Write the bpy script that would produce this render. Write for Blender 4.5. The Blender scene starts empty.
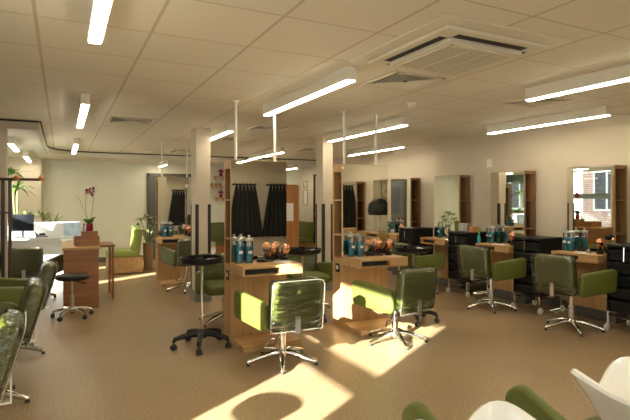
import bpy, bmesh, math, random
from mathutils import Vector, Matrix
random.seed(7)
PI = math.pi
sc = bpy.context.scene
COL = sc.collection

# ------------------------------------------------------------------ materials
def new_mat(name):
    m = bpy.data.materials.new(name); m.use_nodes = True
    return m, m.node_tree.nodes, m.node_tree.links, m.node_tree.nodes['Principled BSDF']

def plain(name, col, rough=0.5, metal=0.0, var=0.0, scale=30.0, bump=0.0, bscale=200.0, coat=0.0, sheen=0.0):
    m, n, l, b = new_mat(name)
    b.inputs['Base Color'].default_value = (*col, 1)
    b.inputs['Roughness'].default_value = rough
    b.inputs['Metallic'].default_value = metal
    b.inputs['Coat Weight'].default_value = coat
    b.inputs['Sheen Weight'].default_value = sheen
    tc = n.new('ShaderNodeTexCoord')
    if var > 0:
        t = n.new('ShaderNodeTexNoise'); t.inputs['Scale'].default_value = scale; t.inputs['Detail'].default_value = 4
        r = n.new('ShaderNodeValToRGB')
        r.color_ramp.elements[0].position = 0.3; r.color_ramp.elements[1].position = 0.7
        r.color_ramp.elements[0].color = (*[c*(1-var) for c in col], 1)
        r.color_ramp.elements[1].color = (*[min(1, c*(1+var)) for c in col], 1)
        l.new(tc.outputs['Object'], t.inputs['Vector']); l.new(t.outputs['Fac'], r.inputs['Fac'])
        l.new(r.outputs['Color'], b.inputs['Base Color'])
    if bump > 0:
        t = n.new('ShaderNodeTexNoise'); t.inputs['Scale'].default_value = bscale; t.inputs['Detail'].default_value = 3
        bp = n.new('ShaderNodeBump'); bp.inputs['Strength'].default_value = bump; bp.inputs['Distance'].default_value = 0.01
        l.new(tc.outputs['Object'], t.inputs['Vector']); l.new(t.outputs['Fac'], bp.inputs['Height'])
        l.new(bp.outputs['Normal'], b.inputs['Normal'])
    return m

def wood(name, c1, c2, axis=2, rough=0.42, scale=9.0):
    m, n, l, b = new_mat(name)
    tc = n.new('ShaderNodeTexCoord'); mp = n.new('ShaderNodeMapping')
    s = [scale*2.2]*3; s[axis] = scale*0.13
    mp.inputs['Scale'].default_value = s
    t = n.new('ShaderNodeTexNoise'); t.inputs['Scale'].default_value = 1.0; t.inputs['Detail'].default_value = 6
    t.inputs['Distortion'].default_value = 0.6
    r = n.new('ShaderNodeValToRGB')
    r.color_ramp.elements[0].position = 0.32; r.color_ramp.elements[0].color = (*c1, 1)
    r.color_ramp.elements[1].position = 0.68; r.color_ramp.elements[1].color = (*c2, 1)
    l.new(tc.outputs['Object'], mp.inputs['Vector']); l.new(mp.outputs['Vector'], t.inputs['Vector'])
    l.new(t.outputs['Fac'], r.inputs['Fac']); l.new(r.outputs['Color'], b.inputs['Base Color'])
    b.inputs['Roughness'].default_value = rough
    return m

def emis(name, col, s):
    m, n, l, b = new_mat(name)
    b.inputs['Base Color'].default_value = (0.9, 0.9, 0.88, 1)
    b.inputs['Emission Color'].default_value = (*col, 1)
    b.inputs['Emission Strength'].default_value = s
    return m

def clear(name, tint=(1, 1, 1), gloss=0.12, rough=0.05, bump=0.0, bscale=18.0, fres=1.45):
    m = bpy.data.materials.new(name); m.use_nodes = True
    n = m.node_tree.nodes; l = m.node_tree.links
    n.remove(n['Principled BSDF']); out = n['Material Output']
    tr = n.new('ShaderNodeBsdfTransparent'); tr.inputs['Color'].default_value = (*tint, 1)
    gl = n.new('ShaderNodeBsdfGlossy'); gl.inputs['Roughness'].default_value = rough
    fr = n.new('ShaderNodeFresnel'); fr.inputs['IOR'].default_value = fres
    ad = n.new('ShaderNodeMath'); ad.operation = 'ADD'; ad.inputs[1].default_value = gloss; ad.use_clamp = True
    mx = n.new('ShaderNodeMixShader')
    l.new(fr.outputs['Fac'], ad.inputs[0]); l.new(ad.outputs['Value'], mx.inputs['Fac'])
    l.new(tr.outputs['BSDF'], mx.inputs[1]); l.new(gl.outputs['BSDF'], mx.inputs[2])
    l.new(mx.outputs['Shader'], out.inputs['Surface'])
    if bump > 0:
        tc = n.new('ShaderNodeTexCoord'); mp = n.new('ShaderNodeMapping'); mp.inputs['Scale'].default_value = (0.5, 1, 2.2)
        t = n.new('ShaderNodeTexNoise'); t.inputs['Scale'].default_value = bscale; t.inputs['Detail'].default_value = 3
        t.inputs['Distortion'].default_value = 1.0
        bp = n.new('ShaderNodeBump'); bp.inputs['Strength'].default_value = bump; bp.inputs['Distance'].default_value = 0.03
        l.new(tc.outputs['Object'], mp.inputs['Vector']); l.new(mp.outputs['Vector'], t.inputs['Vector'])
        l.new(t.outputs['Fac'], bp.inputs['Height'])
        l.new(bp.outputs['Normal'], gl.inputs['Normal']); l.new(bp.outputs['Normal'], fr.inputs['Normal'])
    return m

def floor_mat():
    m, n, l, b = new_mat('floor_vinyl')
    tc = n.new('ShaderNodeTexCoord')
    t1 = n.new('ShaderNodeTexNoise'); t1.inputs['Scale'].default_value = 70; t1.inputs['Detail'].default_value = 5
    t2 = n.new('ShaderNodeTexNoise'); t2.inputs['Scale'].default_value = 1.3; t2.inputs['Detail'].default_value = 3
    r1 = n.new('ShaderNodeValToRGB'); e = r1.color_ramp.elements
    e[0].position = .35; e[0].color = (0.245, 0.165, 0.088, 1); e[1].position = .65; e[1].color = (0.41, 0.29, 0.165, 1)
    r2 = n.new('ShaderNodeValToRGB'); e = r2.color_ramp.elements
    e[0].position = .3; e[0].color = (0.9, 0.9, 0.9, 1); e[1].position = .7; e[1].color = (1.05, 1.05, 1.05, 1)
    mx = n.new('ShaderNodeMix'); mx.data_type = 'RGBA'; mx.blend_type = 'MULTIPLY'; mx.inputs['Factor'].default_value = 1
    for t in (t1, t2): l.new(tc.outputs['Object'], t.inputs['Vector'])
    l.new(t1.outputs['Fac'], r1.inputs['Fac']); l.new(t2.outputs['Fac'], r2.inputs['Fac'])
    l.new(r1.outputs['Color'], mx.inputs['A']); l.new(r2.outputs['Color'], mx.inputs['B'])
    l.new(mx.outputs['Result'], b.inputs['Base Color'])
    b.inputs['Roughness'].default_value = 0.38
    return m

def ceiling_mat(tile=0.573, ox=-0.12, oy=2.379):
    m, n, l, b = new_mat('ceiling_tiles')
    tc = n.new('ShaderNodeTexCoord'); sp = n.new('ShaderNodeSeparateXYZ')
    l.new(tc.outputs['Object'], sp.inputs['Vector'])
    masks = []; ids = []
    for ax, off in (('X', ox), ('Y', oy)):
        a = n.new('ShaderNodeMath'); a.operation = 'SUBTRACT'; a.inputs[1].default_value = off - 20*tile
        d = n.new('ShaderNodeMath'); d.operation = 'DIVIDE'; d.inputs[1].default_value = tile
        f = n.new('ShaderNodeMath'); f.operation = 'FRACT'
        s = n.new('ShaderNodeMath'); s.operation = 'SUBTRACT'; s.inputs[1].default_value = 0.5
        ab = n.new('ShaderNodeMath'); ab.operation = 'ABSOLUTE'
        g = n.new('ShaderNodeMath'); g.operation = 'GREATER_THAN'; g.inputs[1].default_value = 0.5 - (0.016 if ax == 'X' else 0.011)
        fl = n.new('ShaderNodeMath'); fl.operation = 'FLOOR'
        l.new(sp.outputs[ax], a.inputs[0]); l.new(a.outputs[0], d.inputs[0]); l.new(d.outputs[0], f.inputs[0])
        l.new(f.outputs[0], s.inputs[0]); l.new(s.outputs[0], ab.inputs[0]); l.new(ab.outputs[0], g.inputs[0])
        l.new(d.outputs[0], fl.inputs[0]); masks.append(g); ids.append(fl)
    mxm = n.new('ShaderNodeMath'); mxm.operation = 'MAXIMUM'
    l.new(masks[0].outputs[0], mxm.inputs[0]); l.new(masks[1].outputs[0], mxm.inputs[1])
    cb = n.new('ShaderNodeCombineXYZ'); l.new(ids[0].outputs[0], cb.inputs[0]); l.new(ids[1].outputs[0], cb.inputs[1])
    wn = n.new('ShaderNodeTexWhiteNoise'); l.new(cb.outputs[0], wn.inputs['Vector'])
    r = n.new('ShaderNodeValToRGB'); e = r.color_ramp.elements
    e[0].color = (0.79, 0.755, 0.655, 1); e[1].color = (0.82, 0.78, 0.685, 1)
    l.new(wn.outputs['Value'], r.inputs['Fac'])
    mx = n.new('ShaderNodeMix'); mx.data_type = 'RGBA'
    mx.inputs['B'].default_value = (0.60, 0.54, 0.42, 1)
    l.new(mxm.outputs[0], mx.inputs['Factor']); l.new(r.outputs['Color'], mx.inputs['A'])
    l.new(mx.outputs['Result'], b.inputs['Base Color'])
    b.inputs['Roughness'].default_value = 0.75
    return m

def brick_mat():
    m, n, l, b = new_mat('brick_outside')
    tc = n.new('ShaderNodeTexCoord'); t = n.new('ShaderNodeTexBrick')
    sp = n.new('ShaderNodeSeparateXYZ'); cb = n.new('ShaderNodeCombineXYZ')
    t.inputs['Color1'].default_value = (0.30, 0.17, 0.13, 1); t.inputs['Color2'].default_value = (0.26, 0.14, 0.10, 1)
    t.inputs['Mortar'].default_value = (0.6, 0.55, 0.5, 1); t.inputs['Scale'].default_value = 3
    l.new(tc.outputs['Object'], sp.inputs['Vector']); l.new(sp.outputs['Y'], cb.inputs['X']); l.new(sp.outputs['Z'], cb.inputs['Y']); l.new(cb.outputs[0], t.inputs['Vector'])
    l.new(t.outputs['Color'], b.inputs['Base Color']); b.inputs['Roughness'].default_value = 0.9
    return m

M = {}
M['floor'] = floor_mat()
M['ceiling'] = ceiling_mat()
M['plaster'] = plain('wall_plaster', (0.58, 0.51, 0.41), 0.7, var=0.03, scale=2.0)
M['plaster_pale'] = plain('wall_plaster_pale', (0.66, 0.66, 0.56), 0.7, var=0.03, scale=2.0)
M['plaster_lower'] = plain('lower_ceiling_paint', (0.72, 0.69, 0.59), 0.7, var=0.02, scale=2.0)
M['trim'] = plain('trim_paint', (0.30, 0.28, 0.22), 0.5, var=0.05)
M['white_metal'] = plain('white_metal', (0.78, 0.76, 0.68), 0.35, var=0.02)
M['white_plastic'] = plain('white_plastic', (0.78, 0.74, 0.62), 0.4, var=0.02)
M['lamp'] = emis('lamp_diffuser', (1.0, 0.88, 0.64), 23.0)
M['wood'] = wood('oak_upright', (0.38, 0.21, 0.08), (0.52, 0.32, 0.14), 2)
M['wood_h'] = wood('oak_lengthwise', (0.42, 0.24, 0.09), (0.56, 0.35, 0.155), 0)
M['wood_red'] = wood('red_brown_wood', (0.22, 0.085, 0.026), (0.32, 0.14, 0.045), 0)
M['wood_dark'] = wood('dark_stained_wood', (0.04, 0.022, 0.014), (0.075, 0.04, 0.022), 2)
M['wood_orange'] = wood('orange_wood', (0.36, 0.15, 0.045), (0.48, 0.23, 0.08), 2)
M['green'] = plain('green_leatherette', (0.112, 0.128, 0.024), 0.45, var=0.06, scale=5, bump=0.15, bscale=300)
M['green_dark'] = plain('olive_leatherette', (0.085, 0.095, 0.03), 0.4, var=0.06, scale=5, bump=0.15, bscale=300)
M['green_bright'] = plain('lime_leatherette', (0.24, 0.29, 0.05), 0.4, var=0.06, scale=5)
M['chrome'] = plain('chrome', (0.78, 0.77, 0.74), 0.12, 1.0)
M['steel'] = plain('brushed_steel', (0.55, 0.55, 0.52), 0.32, 1.0, var=0.05)
M['black'] = plain('black_plastic', (0.010, 0.010, 0.010), 0.42, var=0.1)
M['black'].node_tree.nodes['Principled BSDF'].inputs['Specular IOR Level'].default_value = 0.28
for k_ in ('green', 'green_dark'): M[k_].node_tree.nodes['Principled BSDF'].inputs['Specular IOR Level'].default_value = 0.35
M['wood_shaded'] = wood('oak_shaded', (0.20, 0.10, 0.04), (0.30, 0.165, 0.07), 2)  # darker copy of the oak, shade put into the colour
M['black_cloth'] = plain('black_cloth', (0.010, 0.010, 0.010), 0.85, var=0.2, bump=0.2, bscale=60)
M['rubber'] = plain('dark_rubber', (0.03, 0.03, 0.03), 0.6)
M['copper'] = plain('copper', (0.62, 0.31, 0.19), 0.22, 1.0, var=0.04)
M['mirror'] = plain('mirror_silver', (0.86, 0.88, 0.82), 0.015, 1.0)
M['glass'] = clear('window_glass', (0.96, 0.98, 0.97), 0.02, 0.02)
M['film'] = clear('clear_plastic_film', (0.93, 0.95, 0.88), 0.045, 0.12, bump=1.0, bscale=11)
M['jar_glass'] = clear('jar_glass', (0.9, 0.95, 0.95), 0.08, 0.04)
M['teal'] = plain('teal_liquid', (0.015, 0.26, 0.36), 0.15, var=0.05, coat=0.5)
M['label'] = plain('pale_label', (0.62, 0.72, 0.72), 0.5)
M['frame_grey'] = plain('grey_window_frame', (0.13, 0.15, 0.14), 0.45, 0.2)
M['door_frame'] = plain('grey_brown_frame', (0.09, 0.08, 0.06), 0.5)
M['door_dark'] = plain('grey_door', (0.10, 0.105, 0.105), 0.5, var=0.05, scale=3)
M['ceramic'] = plain('white_ceramic', (0.86, 0.84, 0.78), 0.08, coat=0.6)
M['leaf'] = plain('leaf_green', (0.09, 0.17, 0.03), 0.45, var=0.35, scale=12)
M['leaf_pale'] = plain('leaf_pale_green', (0.22, 0.27, 0.10), 0.5, var=0.3, scale=12)
M['petal'] = plain('magenta_petal', (0.30, 0.012, 0.07), 0.5, var=0.2)
M['pot_red'] = plain('red_glass_pot', (0.28, 0.012, 0.03), 0.15, coat=0.5)
M['pot_brown'] = plain('brown_planter', (0.33, 0.20, 0.10), 0.5, var=0.1)
M['white'] = plain('white_card', (0.58, 0.59, 0.58), 0.5)
M['paper'] = plain('paper', (0.75, 0.74, 0.68), 0.6, var=0.06, scale=40)
M['blue_card'] = plain('pale_blue_card', (0.42, 0.56, 0.66), 0.4, var=0.3, scale=9)
M['kick'] = plain('grey_kick_board', (0.10, 0.10, 0.095), 0.5)
M['corner_guard'] = plain('black_corner_guard', (0.02, 0.022, 0.022), 0.4)
M['slate'] = plain('slate_plinth', (0.20, 0.21, 0.20), 0.4)
M['amber'] = plain('amber_bottle', (0.35, 0.14, 0.05), 0.3)
M['exit_green'] = emis('exit_green', (0.03, 0.55, 0.2), 1.2)
M['exit_white'] = emis('exit_white', (0.8, 1.0, 0.85), 1.8)
M['brick'] = brick_mat()
M['asphalt'] = plain('asphalt', (0.14, 0.135, 0.125), 0.9, var=0.1, scale=2)
M['art'] = plain('framed_art', (0.55, 0.50, 0.38), 0.5, var=0.5, scale=6)
M['screen'] = plain('screen_black', (0.012, 0.014, 0.018), 0.15)
M['grille'] = plain('grille_grey', (0.42, 0.39, 0.30), 0.5)
M['dark_slot'] = plain('dark_slot', (0.02, 0.02, 0.018), 0.6)

# ------------------------------------------------------------------ mesh helper
class MB:
    def __init__(s): s.bm = bmesh.new()
    def box(s, x0, x1, y0, y1, z0, z1, bev=0.0, mat=None):
        r = bmesh.ops.create_cube(s.bm, size=1.0)
        vs = r['verts']
        for v in vs:
            v.co = Vector(((x0+x1)/2 + v.co.x*(x1-x0), (y0+y1)/2 + v.co.y*(y1-y0), (z0+z1)/2 + v.co.z*(z1-z0)))
        if bev > 0:
            es = list({e for v in vs for e in v.link_edges})
            rr = bmesh.ops.bevel(s.bm, geom=es, offset=bev, segments=2, affect='EDGES', profile=0.5)
            vs = list({v for f in rr['faces'] for v in f.verts} | {v for v in vs if v.is_valid})
        if mat is not None:
            for v in vs: v.co = mat @ v.co
        return s
    def tube(s, pts, r, n=10, caps=True, closed=False):
        pts = [Vector(p) for p in pts]; N = len(pts)
        rs = r if isinstance(r, (list, tuple)) else [r]*N
        rings = []; up = None
        for i, p in enumerate(pts):
            if closed: t = pts[(i+1) % N] - pts[i-1]
            elif i == 0: t = pts[1]-p
            elif i == N-1: t = p-pts[-2]
            else: t = (pts[i+1]-p).normalized() + (p-pts[i-1]).normalized()
            t.normalize()
            if up is None: up = Vector((0, 0, 1)) if abs(t.z) < 0.9 else Vector((1, 0, 0))
            a = t.cross(up)
            if a.length < 1e-5: a = t.cross(Vector((0, 1, 0.3)))
            a.normalize(); b = a.cross(t).normalized(); up = b
            rings.append([s.bm.verts.new(p + (a*math.cos(2*PI*k/n) + b*math.sin(2*PI*k/n))*rs[i]) for k in range(n)])
        for i in range(N if closed else N-1):
            A = rings[i]; B = rings[(i+1) % N]
            for k in range(n): s.bm.faces.new((A[k], A[(k+1) % n], B[(k+1) % n], B[k]))
        if caps and not closed:
            s.bm.faces.new(rings[0][::-1]); s.bm.faces.new(rings[-1])
        return s
    def lathe(s, prof, c=(0, 0, 0), n=20, mat=None):
        rings = []
        for (r, z) in prof:
            ring = []
            for k in range(n):
                co = Vector((c[0]+r*math.cos(2*PI*k/n), c[1]+r*math.sin(2*PI*k/n), c[2]+z))
                if mat is not None: co = mat @ co
                ring.append(s.bm.verts.new(co))
            rings.append(ring)
        for A, B in zip(rings, rings[1:]):
            for k in range(n): s.bm.faces.new((A[k], A[(k+1) % n], B[(k+1) % n], B[k]))
        if prof[0][0] > 1e-4: s.bm.faces.new(rings[0][::-1])
        if prof[-1][0] > 1e-4: s.bm.faces.new(rings[-1])
        return s
    def slab(s, pts, t, rad=0.05, bev=0.02, mat=None, seg=5, puff=0.0):
        """padded slab: polygon pts in local x,z, thickness t along local y"""
        n = len(pts); P = [Vector((p[0], p[1])) for p in pts]
        out = []
        for i in range(n):
            a, p, b = P[i-1], P[i], P[(i+1) % n]
            d1 = (a-p).normalized(); d2 = (b-p).normalized()
            half = d1.angle(d2)/2; L = rad/math.tan(half)
            c = p + (d1+d2).normalized()*(rad/math.sin(half))
            s1 = p+d1*L-c; s2 = p+d2*L-c
            for k in range(seg+1):
                v = s1.lerp(s2, k/seg)
                out.append(c + v.normalized()*rad)
        cen = sum(out, Vector((0, 0)))/len(out)
        hx = max(abs(q.x-cen.x) for q in out); hz = max(abs(q.y-cen.y) for q in out)
        rings = []
        steps = [(0.0, 1.0), (0.3, 0.86), (0.7, 0.5), (1.0, 0.0)]
        def ring(inset, y):
            r = []
            for q in out:
                dx = q.x-cen.x; dz = q.y-cen.y
                co = Vector((cen.x+dx*(1-inset/hx), y, cen.y+dz*(1-inset/hz)))
                if mat is not None: co = mat @ co
                r.append(s.bm.verts.new(co))
            return r
        seq = []
        if puff: seq.append((min(hx, hz)*0.55, -t/2-puff))
        for k in range(4):
            a = PI/2*k/3
            seq.append((bev*(1-math.sin(a)), -t/2 + bev*(1-math.cos(a))))
        for k in range(3, -1, -1):
            a = PI/2*k/3
            seq.append((bev*(1-math.sin(a)), t/2 - bev*(1-math.cos(a))))
        if puff: seq.append((min(hx, hz)*0.55, t/2+puff))
        for ins, y in seq: rings.append(ring(ins, y))
        m = len(out)
        for A, B in zip(rings, rings[1:]):
            for k in range(m): s.bm.faces.new((A[k], A[(k+1) % m], B[(k+1) % m], B[k]))
        s.bm.faces.new(rings[0][::-1]); s.bm.faces.new(rings[-1])
        return s
    def prism(s, pts, z0, z1):
        A = [s.bm.verts.new((p[0], p[1], z0)) for p in pts]; B = [s.bm.verts.new((p[0], p[1], z1)) for p in pts]
        n = len(pts)
        for k in range(n): s.bm.faces.new((A[k], A[(k+1) % n], B[(k+1) % n], B[k]))
        s.bm.faces.new(A[::-1]); s.bm.faces.new(B)
        return s
    def sphere(s, c, r, sc_=(1, 1, 1), u=12, v=8):
        res = bmesh.ops.create_uvsphere(s.bm, u_segments=u, v_segments=v, radius=r)
        for q in res['verts']: q.co = Vector((c[0]+q.co.x*sc_[0], c[1]+q.co.y*sc_[1], c[2]+q.co.z*sc_[2]))
        return s
    def leaf(s, base, d, L, w, droop=0.3, segs=5):
        d = Vector(d).normalized(); base = Vector(base)
        side = d.cross(Vector((0, 0, 1)))
        if side.length < 0.05: side = Vector((1, 0, 0))
        side.normalize(); nrm = side.cross(d).normalized(); prev = None
        th = 0.0015
        for i in range(segs+1):
            t = i/segs
            p = base + d*L*t + Vector((0, 0, -1))*droop*L*t*t
            ww = w*math.sin(PI*(0.12+0.88*t)) * 0.5 + 0.001
            vs = [s.bm.verts.new(p-side*ww), s.bm.verts.new(p+nrm*th), s.bm.verts.new(p+side*ww), s.bm.verts.new(p-nrm*th)]
            if prev:
                for k in range(4): s.bm.faces.new((prev[k], prev[(k+1) % 4], vs[(k+1) % 4], vs[k]))
            else: s.bm.faces.new(vs[::-1])
            prev = vs
        s.bm.faces.new(prev)
        return s
    def build(s, name, mat, parent=None, smooth=True, loc=None):
        bmesh.ops.recalc_face_normals(s.bm, faces=s.bm.faces[:])
        me = bpy.data.meshes.new(name); s.bm.to_mesh(me); s.bm.free()
        me.materials.append(mat)
        if smooth:
            me.shade_smooth(); me.set_sharp_from_angle(angle=math.radians(38))
        o = bpy.data.objects.new(name, me); COL.objects.link(o)
        if loc: o.location = loc
        if parent is not None: o.parent = parent
        return o

def tag(o, label=None, cat=None, group=None, kind=None):
    if label: o['label'] = label
    if cat: o['category'] = cat
    if group: o['group'] = group
    if kind: o['kind'] = kind
    return o
def empty(name, loc=(0, 0, 0), rz=0.0, label=None, cat=None, group=None):
    o = bpy.data.objects.new(name, None); COL.objects.link(o)
    o.location = loc; o.rotation_euler = (0, 0, rz); o.empty_display_size = 0.1
    return tag(o, label, cat, group)
KIDS = {}
def copy_tree(o, parent=None):
    c = o.copy(); COL.objects.link(c)
    if parent is not None: c.parent = parent
    for ch in list(o.children): copy_tree(ch, c)
    return c
class Kind:
    """first placement uses the prototype, later ones copy it"""
    def __init__(s, root): s.root = root; s.used = False
    def put(s, loc, rz, label, group=None, cat=None):
        if not s.used: o = s.root; s.used = True
        else: o = copy_tree(s.root)
        o.location = loc; o.rotation_euler = (0, 0, rz); o['label'] = label
        if group: o['group'] = group
        return o
def struct(name, mb, mat, smooth=False, loc=None):
    o = mb.build(name, mat, None, smooth, loc); o['kind'] = 'structure'; return o

# ------------------------------------------------------------------ room
XL, XR, YB, YF, C, CL = -1.7, 5.5, -2.5, 11.7, 2.27, 2.165
struct('floor', MB().box(XL-0.2, XR+0.2, YB-0.2, YF+0.2, -0.1, 0), M['floor'])
edge = [(-0.23, 6.86), (-0.23, 9.75), (-0.19, 10.1), (-0.08, 10.38), (0.12, 10.58), (0.4, 10.68), (0.9, 10.70), (XR, 10.45)]
struct('ceiling', MB().prism([(XL-.1, YB-.1), (XR+.1, YB-.1), (XR+.1, 10.45)] + [e for e in edge[::-1]][1:] + [(XL-.1, 6.86)], C, C+0.08), M['ceiling'])
struct('ceiling', MB().prism([(XL-.1, 6.9), (-0.25, 6.9)] + [(x-0.02, y+0.02) for x, y in edge[1:-1]] + [(XR+.1, 10.47), (XR+.1, YF+.1), (XL-.1, YF+.1)], CL, CL+0.06), M['plaster_lower'])
def strip(pts, z0, z1, th):
    mb = MB(); bm = mb.bm; P = [Vector((p[0], p[1], 0)) for p in pts]; prev = None
    for i, p in enumerate(P):
        t = (P[min(i+1, len(P)-1)] - P[max(i-1, 0)]).normalized(); nn = Vector((-t.y, t.x, 0))
        vs = [bm.verts.new(p+nn*0+Vector((0, 0, z0))), bm.verts.new(p+nn*th+Vector((0, 0, z0))), bm.verts.new(p+nn*th+Vector((0, 0, z1))), bm.verts.new(p+Vector((0, 0, z1)))]
        if prev:
            for k in range(4): bm.faces.new((prev[k], prev[(k+1) % 4], vs[(k+1) % 4], vs[k]))
        else: bm.faces.new(vs[::-1])
        prev = vs
    bm.faces.new(prev); return mb
struct('trim_1', strip(edge, CL, C-0.022, 0.03), M['plaster_lower'])
struct('gap_shade_1', strip([(x+(0.012 if i < 3 else 0.0), y-0.012) for i, (x, y) in enumerate(edge)], C-0.022, C-0.001, 0.02), M['dark_slot'])  # dark strip stands in for the shade in the ceiling edge gap
# right, far and rear walls
struct('wall_right', MB().box(XR, XR+.15, YB-.1, YF+.1, 0, C+.08), M['plaster'])
struct('wall_back', MB().box(XL, XR, YF, YF+.15, 0, C+.08), M['plaster_pale'])
struct('wall_back_left', MB().box(XL, -0.36, YF-0.35, YF, 0, CL), M['plaster'])
F3 = (-1.35, 1.95, .75, 2.10)
struct('wall_front', MB().box(XL, F3[0], YB-.15, YB, 0, C+.08).box(F3[0], F3[1], YB-.15, YB, 0, F3[2]).box(F3[0], F3[1], YB-.15, YB, F3[3], C+.08).box(F3[1], XR, YB-.15, YB, 0, C+.08), M['plaster'])
# left wall: pieces round the openings
w = MB()
W1 = (0.60, 1.95, 0.28, 2.24); W2 = (7.85, 9.30, 0.45, 2.10); W4 = (7.12, 7.50, 0.45, 2.10); D1 = (10.35, 11.32, 0.0, 2.10)
w.box(XL-.15, XL, YB-.1, W1[0], 0, C+.08)
w.box(XL-.15, XL, W1[0], W1[1], 0, W1[2]); w.box(XL-.15, XL, W1[0], W1[1], W1[3], C+.08)
w.box(XL-.15, XL, W1[1], W4[0], 0, C+.08); w.box(XL-.15, XL, W4[0], W4[1], 0, W4[2]); w.box(XL-.15, XL, W4[0], W4[1], W4[3], C+.08); w.box(XL-.15, XL, W4[1], W2[0], 0, W2[3])  # last piece: pier added between the reception panes to shade the counter
w.box(XL-.15, XL, W2[0], W2[1], 0, W2[2]); w.box(XL-.15, XL, W4[1], D1[1], W2[3], C+.08); w.box(XL-.15, XL, W2[1], D1[0], 0, W2[3])
w.box(XL-.15, XL, D1[1], YF+.1, 0, C+.08)
struct('wall_left', w, M['plaster'])
# partition and header that carry the lower ceiling
struct('wall_partition', MB().box(XL, -0.57, 6.84, 6.98, 0, C).box(-0.57, -0.24, 6.84, 6.92, CL, C-.001), M['plaster'])
struct('gap_shade_2', MB().box(XL, -0.24, 6.825, 6.8399, C-.022, C-.001), M['dark_slot'])  # dark strip painted as the shaded gap above the header
# windows
def window(name, y0, y1, z0, z1, mull, trans, fw=0.05):
    e = empty(name, (XL-0.10, (y0+y1)/2, z0)); e['kind'] = 'structure'
    cy = (y0+y1)/2
    f = MB()
    f.box(-.04, .04, y0-cy, y1-cy, 0, fw*0.4); f.box(-.04, .04, y0-cy, y1-cy, z1-z0-fw*0.3, z1-z0)
    f.box(-.04, .04, y0-cy, y0-cy+fw*.2, 0, z1-z0); f.box(-.04, .04, y1-cy-fw*.2, y1-cy, 0, z1-z0)
    for m in mull: f.box(-.04, .04, m[0]-cy, m[1]-cy, 0, z1-z0)
    for t in trans: f.box(-.035, .035, y0-cy, y1-cy, t[0]-z0, t[1]-z0)
    f.build('window_frame', M['frame_grey'], e, False)
    MB().box(-.004, .004, y0-cy+.01, y1-cy-.01, .02, z1-z0-.02).build('pane', M['glass'], e, False)
    return e
window('window_1', *W1, [(1.456, 1.56)], [(1.434, 1.558)])
window('window_2', *W2, [], [(1.36, 1.50)])
window('window_4', *W4, [], [(1.36, 1.50)])
e = empty('added_fill_window', ((F3[0]+F3[1])/2, YB-.1, F3[2])); e['kind'] = 'structure'  # unseen rear window, added to let in fill light
f = MB(); hw3 = (F3[1]-F3[0])/2; hz3 = F3[3]-F3[2]
f.box(-hw3, hw3, -.04, .04, 0, .05).box(-hw3, hw3, -.04, .04, hz3-.05, hz3)
for q in (-1, -.34, .34, 1): f.box(q*hw3-.03 if q > -1 else -hw3, q*hw3+.03 if q < 1 else hw3, -.04, .04, .05, hz3-.05)
f.build('window_frame', M['frame_grey'], e, False)
MB().box(-hw3+.01, hw3-.01, -.004, .004, .02, hz3-.02).build('pane', M['glass'], e, False)
d = empty('door_1', (XL-0.10, (D1[0]+D1[1])/2, 0)); d['kind'] = 'structure'
hw = (D1[1]-D1[0])/2
MB().box(-.04, .04, -hw, -hw+.12, 0, 2.1).box(-.04, .04, hw-.12, hw, 0, 2.1).box(-.04, .04, -hw, hw, 1.88, 2.1).box(-.04, .04, -hw, hw, 0, .22).box(-.04, .04, -hw, hw, .95, 1.03).build('door_frame', M['frame_grey'], d, False)
MB().box(-.004, .004, -hw+.11, hw-.11, .2, 1.9).build('pane', M['glass'], d, False)
MB().tube([(.05, hw-.17, .8), (.09, hw-.17, .82), (.09, hw-.17, 1.28), (.05, hw-.17, 1.3)], .012).build('door_handle', M['steel'], d)
# grey-framed inner doorway in the far wall
d = empty('door_2', (2.2, YF, 0)); d['kind'] = 'structure'
MB().box(-.5, -.44, -.06, 0, 0, 1.93).box(.44, .5, -.06, 0, 0, 1.93).box(-.5, .5, -.06, 0, 1.87, 1.93).build('door_frame', M['door_frame'], d, False)
MB().box(-.44, .44, -.03, -.005, 0, 1.87).build('door_leaf', M['door_dark'], d, False)
MB().box(-.25, .25, -.036, -.028, .95, 1.72).build('door_panel', plain('dim_door_glass', (0.10, 0.11, 0.125), 0.2), d, False)
MB().tube([(.36, -.03, 1.0), (.36, -.08, 1.0), (.25, -.08, 1.0)], .01).build('door_handle', M['steel'], d)
d = empty('door_3', (XR, 10.42, 0), PI/2); d['kind'] = 'structure'
MB().box(-.45, -.39, 0, .06, 0, 1.95).box(.39, .45, 0, .06, 0, 1.95).box(-.45, .45, 0, .06, 1.89, 1.95).build('door_frame', M['dark_slot'], d, False)
MB().box(-.39, .39, 0.005, .03, 0, 1.89).build('door_leaf', M['plaster_pale'], d, False)
MB().tube([(.33, .03, 1.0), (.33, .08, 1.0), (.22, .08, 1.0)], .01).build('door_handle', M['steel'], d)
# baseboards
struct('baseboard_right', MB().box(XR-.015, XR, YB, 10.40, 0, .1), M['kick'])
struct('baseboard_back', MB().box(-.36, 1.70, YF-.015, YF, 0, .1).box(2.70, XR, YF-.015, YF, 0, .1), M['kick'])
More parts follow.
